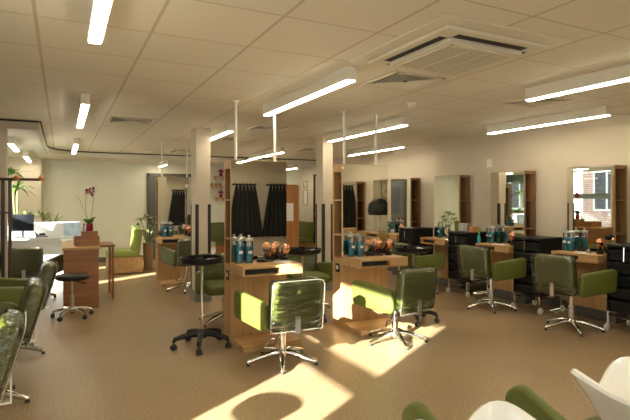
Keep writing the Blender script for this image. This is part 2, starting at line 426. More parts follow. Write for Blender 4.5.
# pillars
for (x0, x1, y0, y1, side, lb) in ((1.555, 1.745, 6.5, 6.78, 'a', 'slim cream square pillar behind the leftmost round tray trolley'),
                             (3.41, 3.58, 6.5, 6.72, 'b', 'slim cream square pillar between the two island stations')):
    cx, cy = (x0+x1)/2, (y0+y1)/2
    p = empty('pillar', (cx, cy, 0), 0, lb, 'pillar', 'pillars')
    hx, hy = (x1-x0)/2, (y1-y0)/2
    MB().box(-hx, hx, -hy, hy, 0, C, .004).build('shaft', M['plaster'], p, False)
    MB().box(-hx-.012, hx+.012, -hy-.012, hy+.012, 0, .14).build('plinth', M['slate'], p, False)
    for sx in (-1, 1):
        g = MB(); z0, z1 = .14, 1.27
        g.box(*sorted((sx*(hx+.004), sx*(hx-.036))), -hy-.005, -hy, z0, z1)
        g.box(*sorted((sx*hx, sx*(hx+.005))), -hy-.005, -hy+.036, z0, z1)
        g.build('corner_guard', M['corner_guard'], p, False)
    g = MB().box(-hx-.005, -hx, hy-.036, hy, .14, 1.27).build('corner_guard', M['corner_guard'], p, False)

# ------------------------------------------------------------------ ceiling fittings
def make_lamp(L, zb):
    e = empty('ceiling_light', (0, 0, zb), 0, None, 'ceiling light', 'linear ceiling lights')
    hl = L/2
    MB().box(-.038, .038, -hl, hl, .008, .105, .002).build('housing', M['white_metal'], e, False)
    MB().box(-.029, .029, -hl+.004, hl-.004, 0, .0079).build('diffuser', M['lamp'], e, False)
    return e
lamps = [(0.16, 1.45, 2.95, 'linear light at the top left, cut by the top edge of the photo'),
         (0.19, 4.9, 6.45, 'linear light second along the left row, in front of the striped air vent'),
         (0.20, 8.45, 10.1, 'short looking linear light farthest along the left row near the curved ceiling edge'),
         (1.83, 3.05, 4.7, 'long linear light above the left island station, next to the ceiling air conditioner'),
         (1.86, 5.98, 7.5, 'linear light just right of the left pillar'),
         (3.50, 8.2, 9.95, 'distant linear light seen over the top of the left island mirror'),
         (3.47, 4.6, 6.4, 'long linear light above the right island station'),
         (4.88, 6.55, 8.2, 'linear light behind the right island poles, nearer the right wall'),
         (3.55, 1.35, 3.0, 'nearest right-hand linear light, cut by the right edge of the photo'),
         (4.87, 3.15, 4.72, 'linear light above the wall mirrors on the right')]
K = {}
for x, y0, y1, lb in lamps:
    L = round(y1-y0, 2)
    e = make_lamp(L, C-.105); e.location = (x, (y0+y1)/2, C-.105); e['label'] = lb
for x, y0, y1 in ((0.16, -1.6, -.1), (1.83, -.3, 1.3), (3.55, -1.9, -.3), (4.87, -.2, 1.4)):  # unseen lights added to brighten the rear wall
    e = make_lamp(y1-y0, C-.105); e.location = (x, (y0+y1)/2, C-.105); e['label'] = 'added unseen linear light behind the viewer, brightens the rear wall'
for x, y0, y1, lb in ((1.95, 10.8, 11.55, 'small linear light on the lower ceiling by the grey doorway'),
                      (4.86, 10.6, 11.35, 'small linear light on the lower ceiling right of the left island mirror'),
                      (-0.60, 7.7, 8.8, 'nearer linear light on the lower ceiling over reception at the left'),
                      (-0.55, 9.9, 11.2, 'farther linear light on the lower ceiling over reception at the left')):
    e = make_lamp(y1-y0, CL-.105); e.location = (x, (y0+y1)/2, CL-.105); e['label'] = lb

def cassette(x0, x1, y0, y1, lb, z=C):
    e = empty('air_conditioner', ((x0+x1)/2, (y0+y1)/2, z), 0, lb, 'air conditioner', 'ceiling cassette air conditioners')
    hx, hy = (x1-x0)/2, (y1-y0)/2
    MB().box(-hx, hx, -hy, hy, -.012, 0, .004).build('ceiling_panel', M['white_plastic'], e, False)
    MB().box(-hx*.82, hx*.82, -hy*.82, hy*.82, -.036, -.012, .008).build('fascia', M['white_plastic'], e, False)
    g = MB().box(-hx*.60, hx*.60, -hy*.60, hy*.60, -.062, -.0361, .005).build('grille_plateau', M['white_plastic'], e, False)
    g = MB().box(-hx*.52, hx*.52, -hy*.52, hy*.52, -.066, -.0621).build('intake_grille', M['grille'], e, False)
    f = MB()
    for k in range(20):
        x = -hx*.5 + k*hx*1.0/19.0
        f.box(x-.003, x+.003, -hy*.5, hy*.5, -.070, -.066)
    f.box(-hx*.52, hx*.52, -hy*.54, -hy*.5, -.071, -.0625).box(-hx*.52, hx*.52, hy*.5, hy*.54, -.071, -.0625)
    f.box(-hx*.54, -hx*.5, -hy*.54, hy*.54, -.071, -.0625).box(hx*.5, hx*.54, -hy*.54, hy*.54, -.071, -.0625)
    f.box(-hx*.18, -hx*.15, -hy*.52, hy*.52, -.071, -.0625).box(hx*.15, hx*.18, -hy*.52, hy*.52, -.071, -.0625)
    f.build('grille_bars', M['white_plastic'], g, False)
    for k in range(4):
        R = Matrix.Rotation(k*PI/2, 4, 'Z')
        MB().box(-hx*.56, hx*.56, hy*.61, hy*.71, -.0385, -.034, mat=R).build('air_slot', M['dark_slot'], e, False)
    return e
cassette(1.74, 2.70, 1.97, 2.93, 'square ceiling air conditioner in the foreground with four black slots')
cassette(1.75, 2.40, 9.2, 9.85, 'small distant ceiling air conditioner left of the left pillar')
def vent(x0, x1, y0, y1, lb):
    e = empty('ceiling_vent', ((x0+x1)/2, (y0+y1)/2, C), 0, lb, 'ceiling vent', 'square louvred ceiling vents')
    hx, hy = (x1-x0)/2, (y1-y0)/2
    f = MB()
    f.box(-hx, hx, -hy, -hy+.02, -.008, 0).box(-hx, hx, hy-.02, hy, -.008, 0).box(-hx, -hx+.02, -hy, hy, -.008, 0).box(hx-.02, hx, -hy, hy, -.008, 0)
    f.build('frame', M['white_plastic'], e, False)
    MB().box(-hx+.02, hx-.02, -hy+.02, hy-.02, -.003, -.0005).build('backing', M['dark_slot'], e, False)
    sl = MB()
    for k in range(7):
        q = 1-(k+1)/8.5
        for r in range(4):
            R = Matrix.Rotation(r*PI/2, 4, 'Z')
            T = Matrix.Translation((0, q*hy, -.006)) @ Matrix.Rotation(math.radians(-40), 4, 'X')
            sl.box(-hx*q, hx*q, -.008, .008, -.001, .001, mat=R @ T)
    sl.build('louvres', M['white_plastic'], e, False)
vent(2.2, 2.66, 3.02, 3.44, 'square louvred vent just beyond the foreground air conditioner')
vent(0.49, 0.99, 6.05, 6.55, 'square louvred vent at the left, between two rows of lights')
vent(3.85, 4.28, 3.12, 3.55, 'square louvred vent between the two right-hand linear lights')
vent(2.2, 2.62, 5.95, 6.4, 'square louvred vent behind the left island poles')
vent(3.95, 4.4, 8.2, 8.6, 'distant louvred vent left of the right pillar')
vent(2.2, 2.62, 7.3, 7.7, 'louvred vent just right of the left pillar, thin dark diamond')
for x, y, lb in ((3.04, 3.94, 'white smoke detector beyond the air conditioner'), (1.41, 9.66, 'white smoke detector near the far ceiling edge')):
    e = empty('smoke_detector', (x, y, C), 0, lb, 'smoke detector', 'smoke detectors')
    MB().lathe([(0, -.012), (.05, -.012), (.052, 0)], n=18).build('base_plate', M['white_plastic'], e)
    MB().lathe([(0, -.05), (.022, -.05), (.034, -.042), (.04, -.0121)], n=18).build('sensor_cap', M['white_plastic'], e)

# ------------------------------------------------------------------ styling stations
def make_station(island):
    e = empty('styling_station', cat='styling station')
    W = .28; D = .21; DD = .36 if island else .285
    # lower carcass
    z0 = 0.0 if island else 0.12
    MB().box(-W, W, 0, D, z0, .70, .002).build('base_cabinet', M['wood'], e, False)
    if not island: MB().box(-W, W, .02, D, 0, .1195).build('kick_board', M['kick'], e, False)
    # shelf tower behind the mirror
    t = MB()
    tt = 1.62 if island else 1.665
    t.box(-W, W, .022, .187, tt, 1.70); t.box(-W, W, 0.0, .0219, .70, 1.70)
    t.box(-W, W, .1871 if island else .19, D, .70, 1.70)
    t.box(-W, W, .022, .187, .70, .72)
    for z in (1.315, .95): t.box(-W, -.012, .022, .187, z, z+.018).box(.012, W, .022, .187, z, z+.018)
    t.build('shelf_tower', M['wood'] if island else M['wood_shaded'], e, False)  # wall towers get the oak darkened as if in shade
    MB().box(-.012, .012, .0221, .1869, .7201, tt-.0001).build('tower_divider', M['wood_dark'], e, False)  # dark colour imitates the shade deep in the compartments
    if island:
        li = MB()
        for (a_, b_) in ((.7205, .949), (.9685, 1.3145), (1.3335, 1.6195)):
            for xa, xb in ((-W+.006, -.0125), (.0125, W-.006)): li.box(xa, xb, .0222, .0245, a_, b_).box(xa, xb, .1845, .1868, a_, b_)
        li.build('shade_lining', M['wood_shaded'], e, False)  # thin dark sheets paint the shade inside the shelves
    sides = (0, 1) if island else (0,)
    for s in sides:
        R = Matrix.Identity(4) if s == 0 else Matrix.Translation((0, D, 0)) @ Matrix.Rotation(PI, 4, 'Z')
        MB().box(-W+.002, W-.002, -.006, -.0005, .755, 1.697, mat=R).build('mirror', M['mirror'], e, False)
        if s == 1: continue
        d_ = MB()
        d_.box(-W, W, -DD, 0, .722, .746, .002, mat=R)
        d_.box(-W, W, -DD+.005, 0, .655, .670, mat=R)
        d_.box(-W, -W+.016, -DD+.005, 0, .670, .722, mat=R); d_.box(W-.016, W, -DD+.005, 0, .670, .722, mat=R)
        d_.box(.06, .076, -DD+.01, 0, .670, .722, mat=R)
        dk = d_.build('desk', M['wood_h'], e, False)
        MB().box(-W+.017, .059, -DD+.06, -DD+.07, .671, .721, mat=R).build('slot_shade', M['dark_slot'], dk, False)  # dark sheet near the front imitates shade inside the open slot
        MB().box(.058, W, -DD-.004, -DD+.005, .66, .72, .002, mat=R).build('drawer', M['wood_h'], dk, False)
        if island:
            MB().box(-W, W, -.36, -.001, 0, .055, .003, mat=R).build('foot_board', M['wood_h'], e, False)
    if island:
        q = MB().box(-W-.006, -W, .06, .14, .57, .66, .002).build('power_socket', M['black'], e, False)
        MB().box(-W-.009, -W-.0061, .08, .12, .60, .64, .001).build('socket_face', M['label'], q, False)
        for x in (-.2, .2):
            p = MB().tube([(x, .105, 1.70), (x, .105, C-.0)], .014, 12).build('ceiling_pole', M['white_metal'], e)
            MB().lathe([(.03, 0), (.034, .012), (.034, .014)], (x, .105, C-.0141), 14).build('pole_flange', M['white_metal'], p)
            MB().lathe([(.026, 0), (.026, .012)], (x, .105, 1.70), 14).build('pole_foot', M['white_metal'], p)
    else:
        MB().box(.17, .215, -.002, -.0001, .27, .29).build('cabinet_slot', M['steel'], e, False)
    return e
ST_I = Kind(make_station(True)); ST_W = Kind(make_station(False))
YI = 4.5
stations = []

isl = [((1.68, YI), 'oak island station at left, hung by poles, with a big mirror reflecting black gowns'),
       ((2.87, YI), 'oak island station between the pillars and the wall stations, reflecting the right wall'),
       ((1.64, 8.2), 'distant oak island station left of the cream pillar')]
for (x, y), lb in isl:
    stations.append(ST_I.put((x, y, 0), 0, lb, 'island styling stations'))
XM = 5.27
wl = [(3.62, 'rightmost oak wall station, mirror reflecting a window'),
      (4.79, 'second oak wall station from the right, mirror reflecting an orchid and glass door'),
      (5.96, 'third oak wall station from the right, narrow mirror on the right wall'),
      (7.13, 'oak wall station right beside the right island mirror, fourth from the right'),
      (8.30, 'farthest oak wall station, mostly hidden behind the island mirror'),
      (1.28, 'oak wall station outside the right edge, seen only in the mirrors'),
      (0.11, 'oak wall station beside the rear of the room, seen only in the mirrors')]
for y, lb in wl:
    stations.append(ST_W.put((XM, y, 0), -PI/2, lb, 'wall styling stations'))
# left-hand row (out of the frame, seen in the mirrors)
for y, lb in ((2.68, 'oak station in front of the nearest left chair, seen only in mirrors'),
              (3.9, 'oak station in front of the middle left chair, seen only in mirrors'),
              (5.05, 'oak station in front of the far left chair, seen only in mirrors')):
    ST_W.put((XL+.24, y, 0), PI/2, lb, 'left row styling stations')

# ------------------------------------------------------------------ salon chairs
def make_chair(mat, cover=True, lift=0.0, tilt=7):
    e = empty('salon_chair', cat='salon chair')
    Lf = Matrix.Translation((0, 0, lift))
    # star base
    b = MB()
    for k in range(5):
        a = 2*PI*k/5 + PI/2 + .25; c_, s_ = math.cos(a), math.sin(a)
        pts = [(c_*r, s_*r, z) for r, z in ((.02, .085), (.09, .082), (.18, .062), (.27, .036), (.295, .028))]
        b.tube(pts, [.028, .027, .023, .018, .013], 10)
    b.lathe([(0, .045), (.045, .05), (.05, .075), (.042, .10), (.033, .115), (0, .115)], n=18)
    bo = b.build('star_base', M['chrome'], e)
    for k in range(5):
        a = 2*PI*k/5 + PI/2 + .25; c_, s_ = math.cos(a), math.sin(a)
        MB().lathe([(.014, 0), (.016, .01), (.012, .024), (0, .024)], (c_*.285, s_*.285, 0), 10).build('foot', M['rubber'], bo)
    MB().lathe([(.03, .11), (.03, .22), (.034, .225), (.034, .25), (.02, .252), (.02, .33+lift)], n=16).build('hydraulic_column', M['chrome'], e)
    MB().tube([(-.03, .03, .19), (-.10, .00, .20), (-.17, -.06, .17), (-.19, -.09, .165), (-.12, -.11, .165), (-.06, -.03, .19)], .007, 8).build('pump_lever', M['chrome'], e)
    MB().box(-.15, .15, -.14, .16, .325, .345, .004, mat=Lf).build('seat_plate', M['black'], e, False)
    Ms = Lf @ Matrix.Translation((0, .02, .385)) @ Matrix.Rotation(PI/2, 4, 'X')
    MB().slab([(-.235, -.235), (.235, -.235), (.235, .225), (-.235, .225)], .10, .06, .03, Ms, puff=.008).build('seat', mat, e)
    Mb = Lf @ Matrix.Translation((0, -.27, .545)) @ Matrix.Rotation(math.radians(tilt), 4, 'X')
    bk = MB().slab([(-.205, -.145), (.205, -.145), (.205, .165), (-.205, .165)], .085, .045, .03, Mb, puff=.006).build('backrest', mat, e)
    MB().box(-.02, .02, -.322, -.314, .31, .44, mat=Lf).box(-.02, .02, -.32, -.10, .31, .319, mat=Lf).build('back_bracket', M['steel'], e, False)
    for s in (-1, 1):
        Ma = Lf @ Matrix.Translation((s*.275, .02, .455)) @ Matrix.Rotation(-s*math.radians(13), 4, 'Z') @ Matrix.Rotation(PI/2, 4, 'Z')
        MB().slab([(-.25, -.14), (.20, -.10), (.215, .135), (-.235, .085)], .062, .045, .024, Ma).build('armrest', mat, e)
    if cover:
        # clear protective cover slipped over the back
        Mc = Lf @ Matrix.Translation((0, -.272, .525)) @ Matrix.Rotation(math.radians(tilt), 4, 'X')
        c = MB().slab([(-.216, -.195), (.216, -.195), (.214, .196), (-.214, .196)], .112, .045, .035, Mc, puff=.008)
        cv = c.build('plastic_cover', M['film'], e)
        hem = [(-.215, -.195), (-.217, 0), (-.216, .155), (-.202, .188), (-.165, .197), (.165, .197), (.202, .188), (.216, .155), (.217, 0), (.215, -.195)]
        pts = [Mc @ Vector((x, -.052, z)) for x, z in hem]
        MB().tube(pts, .0013, 6, closed=True).build('cover_hem', M['film_edge'], cv)
    return e
M['film_edge'] = plain('film_edge', (0.40, 0.40, 0.30), 0.2)
CH = Kind(make_chair(M['green'])); CHR = Kind(make_chair(M['green'], True, .06)); CHL = Kind(make_chair(M['green'], True, .06, 17)); CH0 = Kind(make_chair(M['green_dark']))
G = 'green salon chairs'
deg = math.radians
CH.put((1.61, 3.78, 0), deg(-1), 'lime green salon chair in sunlight at the left island station', G)
CH.put((2.79, 3.86, 0), deg(7), 'lime green salon chair in sunlight at the right island station', G)
CHR.put((4.68, 4.50, 0), deg(-88), 'olive salon chair at the second wall station from the right, shiny cover', G)
CHR.put((4.67, 3.41, 0), deg(-87), 'olive salon chair at the rightmost wall station, cover crumpled and shiny', G)
CH.put((4.60, 5.80, 0), deg(-95), 'olive salon chair at the third wall station, behind the right sunlit chair', G)
CH.put((4.55, 7.1, 0), deg(-80), 'olive salon chair at the farthest visible wall station', G)
CH.put((1.58, 5.32, 0), deg(178), 'olive salon chair on the far side of the left island station', G)
CH.put((2.66, 5.50, 0), deg(172), 'olive salon chair on the far side of the right island station', G)
CHR.put((1.66, 7.45, 0), deg(2), 'olive salon chair at the distant station left of the pillar', G)
for x, y, lb, r in ((-.53, 2.74, 'nearest salon chair at the left edge, back lit through clear plastic', 93),
              (-.47, 3.86, 'middle salon chair of the row at the left edge', 94),
              (-.41, 5.00, 'farthest salon chair of the row at the left edge, below the coat stand', 93)):
    CHL.put((x, y, 0), deg(r), lb, G)
CH0.put((-0.35, 7.62, 0), deg(-14), 'dark olive chair with a grey strip down its back, behind reception', G)

# ------------------------------------------------------------------ tray trolleys
def make_tray():
    e = empty('tray_trolley', cat='tray trolley')
    b = MB()
    for k in range(5):
        a = 2*PI*k/5 + .5; c_, s_ = math.cos(a), math.sin(a)
        b.tube([(c_*r, s_*r, z) for r, z in ((.02, .12), (.08, .125), (.17, .11), (.235, .095), (.25, .07))], [.03, .028, .024, .021, .016], 8)
    b.lathe([(0, .08), (.04, .085), (.045, .14), (.025, .16), (0, .16)], n=14)
    bo = b.build('star_base', M['black'], e)
    for k in range(5):
        a = 2*PI*k/5 + .5; c_, s_ = math.cos(a), math.sin(a)
        R = Matrix.Translation((c_*.25, s_*.25, .026)) @ Matrix.Rotation(a+1.2*k, 4, 'Z') @ Matrix.Rotation(PI/2, 4, 'X')
        cs = MB()
        for dx in (-.014, .014): cs.lathe([(0, -.008+dx), (.022, -.008+dx), (.026, 0+dx), (.022, .008+dx), (0, .008+dx)], n=14, mat=R)
        cs.box(c_*.25-.008, c_*.25+.008, s_*.25-.008, s_*.25+.008, .03, .075)
        cs.build('caster', M['rubber'], bo)
    MB().tube([(0, 0, .15), (0, 0, .755)], .013, 12).build('pole', M['chrome'], e)
    t = MB().lathe([(0, .75), (.15, .75), (.185, .765), (.195, .80), (.198, .812), (.188, .812), (.182, .79), (.15, .772), (0, .770)], n=32)
    tr = t.build('tray', M['black'], e)
    MB().lathe([(.0, .773), (.035, .773), (.048, .80), (.05, .82), (.046, .82), (.04, .79), (0, .785)], (.07, .05, 0), 16).lathe([(.0, .773), (.035, .773), (.048, .80), (.05, .82), (.046, .82), (.04, .79), (0, .785)], (-.08, .04, 0), 16).build('tint_bowls', M['black'], tr)
    MB().tube([(-.1, -.1, .795), (.10, -.08, .79)], [.006, .012], 8).box(-.02, .06, -.04, -.01, .775, .787, .003).build('combs', M['steel'], tr)
    return e
TT = Kind(make_tray())
G = 'round tray trolleys'
TT.put((1.13, 4.50, 0), .1, 'black round tray trolley at left with a tall chrome pole', G)
TT.put((2.28, 4.80, 0), .7, 'black round tray trolley between the two island stations', G)
TT.put((3.44, 4.42, 0), 1.2, 'black round tray trolley right of the right island station', G)
TT.put((-0.80, 1.74, 0), .3, 'black round tray trolley by the near window, its shadow on the sunlit floor', G)

# ------------------------------------------------------------------ drawer trolleys
def make_drawers():
    e = empty('drawer_trolley', cat='drawer trolley')   # faces -Y
    w, dp = .18, .19
    f = MB()
    for sx in (-1, 1):
        for sy in (-1, 1): f.tube([(sx*w, sy*dp, .075), (sx*w, sy*dp, .205)], .011, 8)
        f.tube([(sx*w, -dp, .16), (sx*w, dp, .16)], .009, 8)
    f.tube([(-w, -dp, .16), (w, -dp, .16)], .009, 8).tube([(-w, dp, .16), (w, dp, .16)], .009, 8)
    f.build('frame', M['chrome'], e)
    MB().tube([(0, -dp-.03, .86), (0, -dp-.035, .72)], .008, 8).build('hand_rail', M['chrome'], e)
    c = MB()
    for sx in (-1, 1): c.box(*sorted((sx*w, sx*(w+.014))), -dp, dp, .205, .855, .002)
    c.box(-w, w, dp-.012, dp, .205, .855).box(-w, w, -dp, dp-.013, .205, .217)
    c.build('cabinet_sides', M['black'], e, False)
    for sx in (-1, 1):
        for sy in (-1, 1):
            R = Matrix.Translation((sx*(w+.014), sy*dp, .038)) @ Matrix.Rotation(PI/2, 4, 'Y') @ Matrix.Rotation(0, 4, 'Z')
            MB().lathe([(0, -.014), (.030, -.014), (.038, -.006), (.038, .006), (.030, .014), (0, .014)], n=16, mat=R).build('caster', M['white_metal'], e)
    MB().slab([(-w-.02, -dp-.02), (w+.02, -dp-.02), (w+.02, dp+.02), (-w-.02, dp+.02)], .035, .03, .01, Matrix.Translation((0, 0, .865)) @ Matrix.Rotation(PI/2, 4, 'X')).build('top_tray', M['black'], e)
    for k in range(5):
        z = .22 + k*.126
        dr = MB().box(-w+.014, w-.014, -dp+.005, dp-.014, z, z+.10, .006).build('drawer', M['black'], e, False)
        MB().box(-w+.01, w-.01, -dp-.016, -dp+.004, z+.075, z+.102, .005).build('drawer_lip', M['black'], dr, False)
    return e
DT = Kind(make_drawers())
G = 'black drawer trolleys'
for y, lb in ((3.02, 'black drawer trolley cut by the right edge of the photo'), (4.20, 'black drawer trolley between the two rightmost wall stations'),
              (5.36, 'black drawer trolley left of the second wall station, under the chrome radio'), (6.53, 'black drawer trolley between the third and fourth wall stations')):
    DT.put((5.13, y, 0), -PI/2, lb, G)

# ------------------------------------------------------------------ things on the desks
def make_jar():
    e = empty('disinfectant_jar', cat='jar')
    MB().lathe([(.036, 0), (.038, .006), (.038, .19), (.036, .2), (.036, .205)], n=18).build('glass_body', M['jar_glass'], e)
    MB().lathe([(0, .004), (.0345, .006), (.0345, .155), (0, .156)], n=18).build('liquid', M['teal'], e)
    MB().box(-.018, .018, -.0395, -.0386, .09, .115).build('label_strip', M['label'], e, False)
    MB().lathe([(.038, .205), (.039, .222), (.030, .228), (.010, .230), (.009, .245), (.014, .253), (0, .256)], n=18).build('lid', M['steel'], e)
    return e
def make_dryer():
    e = empty('hair_dryer', cat='hair dryer')
    R = Matrix.Translation((0, 0, .095)) @ Matrix.Rotation(deg(28), 4, 'X')
    MB().lathe([(0, -.05), (.024, -.048), (.030, -.02), (.038, .0), (.043, .025), (.041, .048), (.031, .066), (.014, .076), (0, .078)], n=20, mat=R).build('barrel', M['copper'], e)
    MB().lathe([(.0, -.085), (.024, -.085), (.027, -.051), (.0, -.051)], n=14, mat=R).build('nozzle', M['black'], e)
    MB().tube([(0, .03, .09), (.02, .075, .06), (.03, .10, .014)], [.016, .015, .013], 10).build('handle', M['black'], e)
    MB().lathe([(0, 0), (.042, 0), (.042, .010), (.030, .016), (.030, .04), (0, .04)], n=18).build('holder', M['black'], e)
    return e
def make_brush():
    e = empty('hair_brush', cat='hair brush')
    MB().tube([(0, -.10, .010), (0, 0, .012)], [.008, .010], 8).build('handle', M['wood_dark'], e)
    MB().tube([(0, 0.002, .019), (0, .09, .019)], [.018, .018], 12).build('bristles', M['black'], e)
    return e
def make_card():
    e = empty('leaflet_stack', cat='leaflets')
    MB().box(-.07, .07, -.05, .05, 0, .008).build('lower_leaflets', M['paper'], e, False)
    MB().box(-.065, .06, -.045, .05, .0081, .014, mat=Matrix.Rotation(.12, 4, 'Z')).build('top_leaflet', M['white'], e, False)
    return e
JA, DR, BR, CA = Kind(make_jar()), Kind(make_dryer()), Kind(make_brush()), Kind(make_card())
def on(st, x, y, z=.746):
    o = st.matrix_basis
    R = Matrix.Rotation(st.rotation_euler.z, 4, 'Z')
    v = Vector(st.location) + R @ Vector((x, y, z)); return v
names = ['the left island station', 'the right island station', 'the distant station left of the pillar', 'the rightmost wall station',
         'the second wall station from the right', 'the third wall station from the right', 'the fourth wall station from the right']
for i, nm in enumerate(names):
    st = stations[i]; rz = st.rotation_euler.z
    js = [(-.225, -.09), (-.145, -.12)] if i != 5 else [(-.05, -.08)]
    if i == 2: js = [(-.19, -.10), (-.11, -.12)]
    lab = ['outer blue jar of the pair on %s', 'inner blue jar of the pair on %s']
    if len(js) == 1: lab = ['single blue jar on %s']
    for (x, y), t in zip(js, lab): JA.put(on(st, x, y), rz, t % nm, 'blue jars on the desks')
    ds = [(.10, -.08), (.21, -.12)] if i in (0, 1) else [(.20, -.12)]
    lab = ['copper hair dryer on %s, the left one of its pair', 'copper hair dryer on %s, the right one of its pair'] if len(ds) == 2 else ['copper hair dryer on %s']
    for (x, y), t in zip(ds, lab): DR.put(on(st, x, y), rz+.3, t % nm, 'copper hair dryers')
    if i in (0, 1, 3, 4): BR.put(on(st, .02, -.13), rz+1.3, 'dark round hair brush on '+nm, 'hair brushes')
    if i in (0, 3, 4): CA.put(on(st, .06 if i else .15, -.21), rz+.15, 'white leaflets on '+nm, 'leaflets on the desks')
# black cloths stored in the towers
def make_cloth():
    mb = MB(); bm = mb.bm; n = 28
    prev = None
    for j, (z, r) in enumerate(((0, .9), (.02, 1.0), (.15, .95), (.22, .7), (.27, .35), (.285, .08))):
        ring = []
        for k in range(n):
            a = 2*PI*k/n; rr = r*(1+.09*math.sin(a*5+j*.5))
            ring.append(bm.verts.new((.085*rr*math.cos(a), .06*rr*math.sin(a), z)))
        if prev:
            for k in range(n): bm.faces.new((prev[k], prev[(k+1) % n], ring[(k+1) % n], ring[k]))
        else: bm.faces.new(ring[::-1])
        prev = ring
    bm.faces.new(prev)
    o = mb.build('bundled_gown', M['black_cloth']); o['category'] = 'gown'; return o
CL_ = Kind(make_cloth())
for st, x, z, lb in ((0, -.15, 1.333, 'black bundled gown in the upper shelf of the left island station'), (0, -.15, .968, 'black bundled gown in the middle shelf of the left island station'),
                    (1, -.15, 1.333, 'black bundled gown in the upper shelf of the right island station'), (1, -.15, .968, 'black bundled gown in the middle shelf of the right island station'),
                    (4, .16, .968, 'black bundled gown in the side shelf of the second wall station'),
                    (2, -.15, .968, 'black bundled gown in the shelf of the distant station')):
    CL_.put(on(stations[st], x, .105, z), stations[st].rotation_euler.z, lb, 'black gowns on shelves')
# stand mirror, radio, box
def standing_mirror(loc, rz, lb):
    e = empty('round_hand_mirror', loc, rz, lb, 'mirror')
    R = Matrix.Translation((0, 0, .12)) @ Matrix.Rotation(PI/2, 4, 'X')
    MB().lathe([(0, -.004), (.055, -.004), (.06, 0), (.055, .004), (0, .004)], n=24, mat=R).build('mirror_disc', M['mirror'], e)
    MB().tube([(0, 0, .01), (0, 0, .06)], .006).lathe([(0, 0), (.04, 0), (.035, .012), (0, .014)], n=18).build('stand', M['chrome'], e)
standing_mirror(on(stations[5], .24, -.19), -PI/2+.3, 'small round stand mirror on the third wall station')
e = empty('radio', (5.12, 5.42, .876), -PI/2, 'chrome retro radio with a round dial on a drawer trolley', 'radio')
MB().slab([(-.09, 0), (.09, 0), (.09, .12), (-.09, .12)], .08, .025, .01).build('case', M['steel'], e)
MB().lathe([(0, -.047), (.035, -.047), (.038, -.041), (0, -.041)], n=20, mat=Matrix.Translation((.0, 0, .06)) @ Matrix.Rotation(0, 4, 'X') @ Matrix(((1, 0, 0, 0), (0, 0, 1, 0), (0, 1, 0, 0), (0, 0, 0, 1)))).build('dial', M['white'], e)
MB().tube([(.06, .02, .12), (.07, .02, .26)], .002, 6).build('antenna', M['chrome'], e)
e = empty('tissue_box', (5.12, 5.24, .876), -PI/2, 'small wooden tissue box right of the radio', 'box')
MB().box(-.05, .05, -.05, .05, 0, .085, .004).build('box_body', M['wood_orange'], e, False)
MB().box(-.02, .02, -.008, .008, .0851, .10).build('tissue', M['white'], e, False)
def leafy(mb, c, n, L, w, up=.8, spread=1.0, droop=.3, rnd=None):
    rnd = rnd or random
    for k in range(n):
        a = 2*PI*k/n*2.4 + rnd.uniform(-.3, .3)
        u = up*rnd.uniform(.5, 1.4)
        l = L*rnd.uniform(.6, 1.1)
        mb.leaf(c, (math.cos(a)*spread, math.sin(a)*spread, u), l, w, droop*rnd.uniform(.4, 1.5))
    return mb
e = empty('potted_plant', on(stations[6], -.12, -.1), 0, 'small green pot plant on the fourth wall station', 'plant')
MB().lathe([(0, 0), (.03, 0), (.04, .07), (.036, .07), (0, .06)], n=16).build('pot', M['white'], e)
leafy(MB(), (0, 0, .06), 22, .17, .022, 1.6, .6).build('foliage', M['leaf'], e)
e = empty('mannequin_head', on(stations[6], -.245, -.20), 0, 'hair practice head with red brown hair on the fourth wall station', 'mannequin head')
MB().lathe([(0, 0), (.035, 0), (.03, .02), (.022, .05), (.022, .09), (.035, .11), (.05, .16), (.052, .21), (.04, .25), (0, .27)], n=18).build('head', plain('mannequin_skin', (.55, .42, .32), .4), e)
MB().sphere((0, .008, .215), .06, (1, 1, 1.15)).build('hair', plain('mannequin_hair', (.16, .04, .02), .6), e)
e = empty('leafy_bottle', on(stations[4], -.24, -.26), 0, 'slim green vase with leaves at the far end of the second wall station', 'vase')
MB().lathe([(0, 0), (.022, 0), (.024, .08), (.012, .11), (.012, .13), (0, .13)], n=14).build('vase', M['teal'], e)
leafy(MB(), (0, 0, .12), 7, .12, .03, 2.2, .5).build('leaves', M['green_bright'], e)
o = MB().box(-.002, 0, -.05, .05, -.06, .06).build('wall_plate', M['white_plastic'], None, False, (XR-.0005, 5.32, 1.86))
tag(o, 'blank cream cover plate on the right wall above the mirrors', 'wall plate')

# ------------------------------------------------------------------ reception
e = empty('reception_desk', (0.22, 6.7, 0), 0, 'red-brown wooden reception desk with a square end panel', 'desk')
MB().box(-.20, .19, 0, .03, 0, .72, .002).build('end_panel', M['wood_red'], e, False)
MB().box(.16, .19, .031, 1.5, 0, .72, .002).build('side_panel', M['wood_red'], e, False)
MB().box(-.215, .205, -.015, 1.54, .7201, .75, .003).build('desk_top', M['wood_h'], e, False)
MB().box(-.20, -.17, 1.2, 1.5, 0, .72).build('inner_panel', M['white'], e, False)
e = empty('reception_counter', (-.35, 8.75, 0), 0, 'white reception counter with upstand behind the desk', 'counter')
MB().box(-.95, .62, 0, .45, .72, .75).build('worktop', M['white'], e, False)
MB().box(-.95, .62, .451, .48, 0, .95).build('upstand', M['white'], e, False)
MB().box(-.95, -.91, .02, .45, 0, .72).box(.58, .62, .02, .45, 0, .72).build('side_panels', M['white'], e, False)
MB().box(-.97, .64, .42, .51, .9501, .97).build('ledge', M['white'], e, False)
e = empty('wooden_side_table', (.53, 7.5, 0), 0, 'brown wooden side shelf table right of the orchid box', 'table')
MB().box(-.09, .11, -.3, .3, .70, .73, .003).build('table_top', M['wood_red'], e, False)
MB().box(.07, .10, -.28, -.22, 0, .70).build('leg', M['wood_red'], e, False)
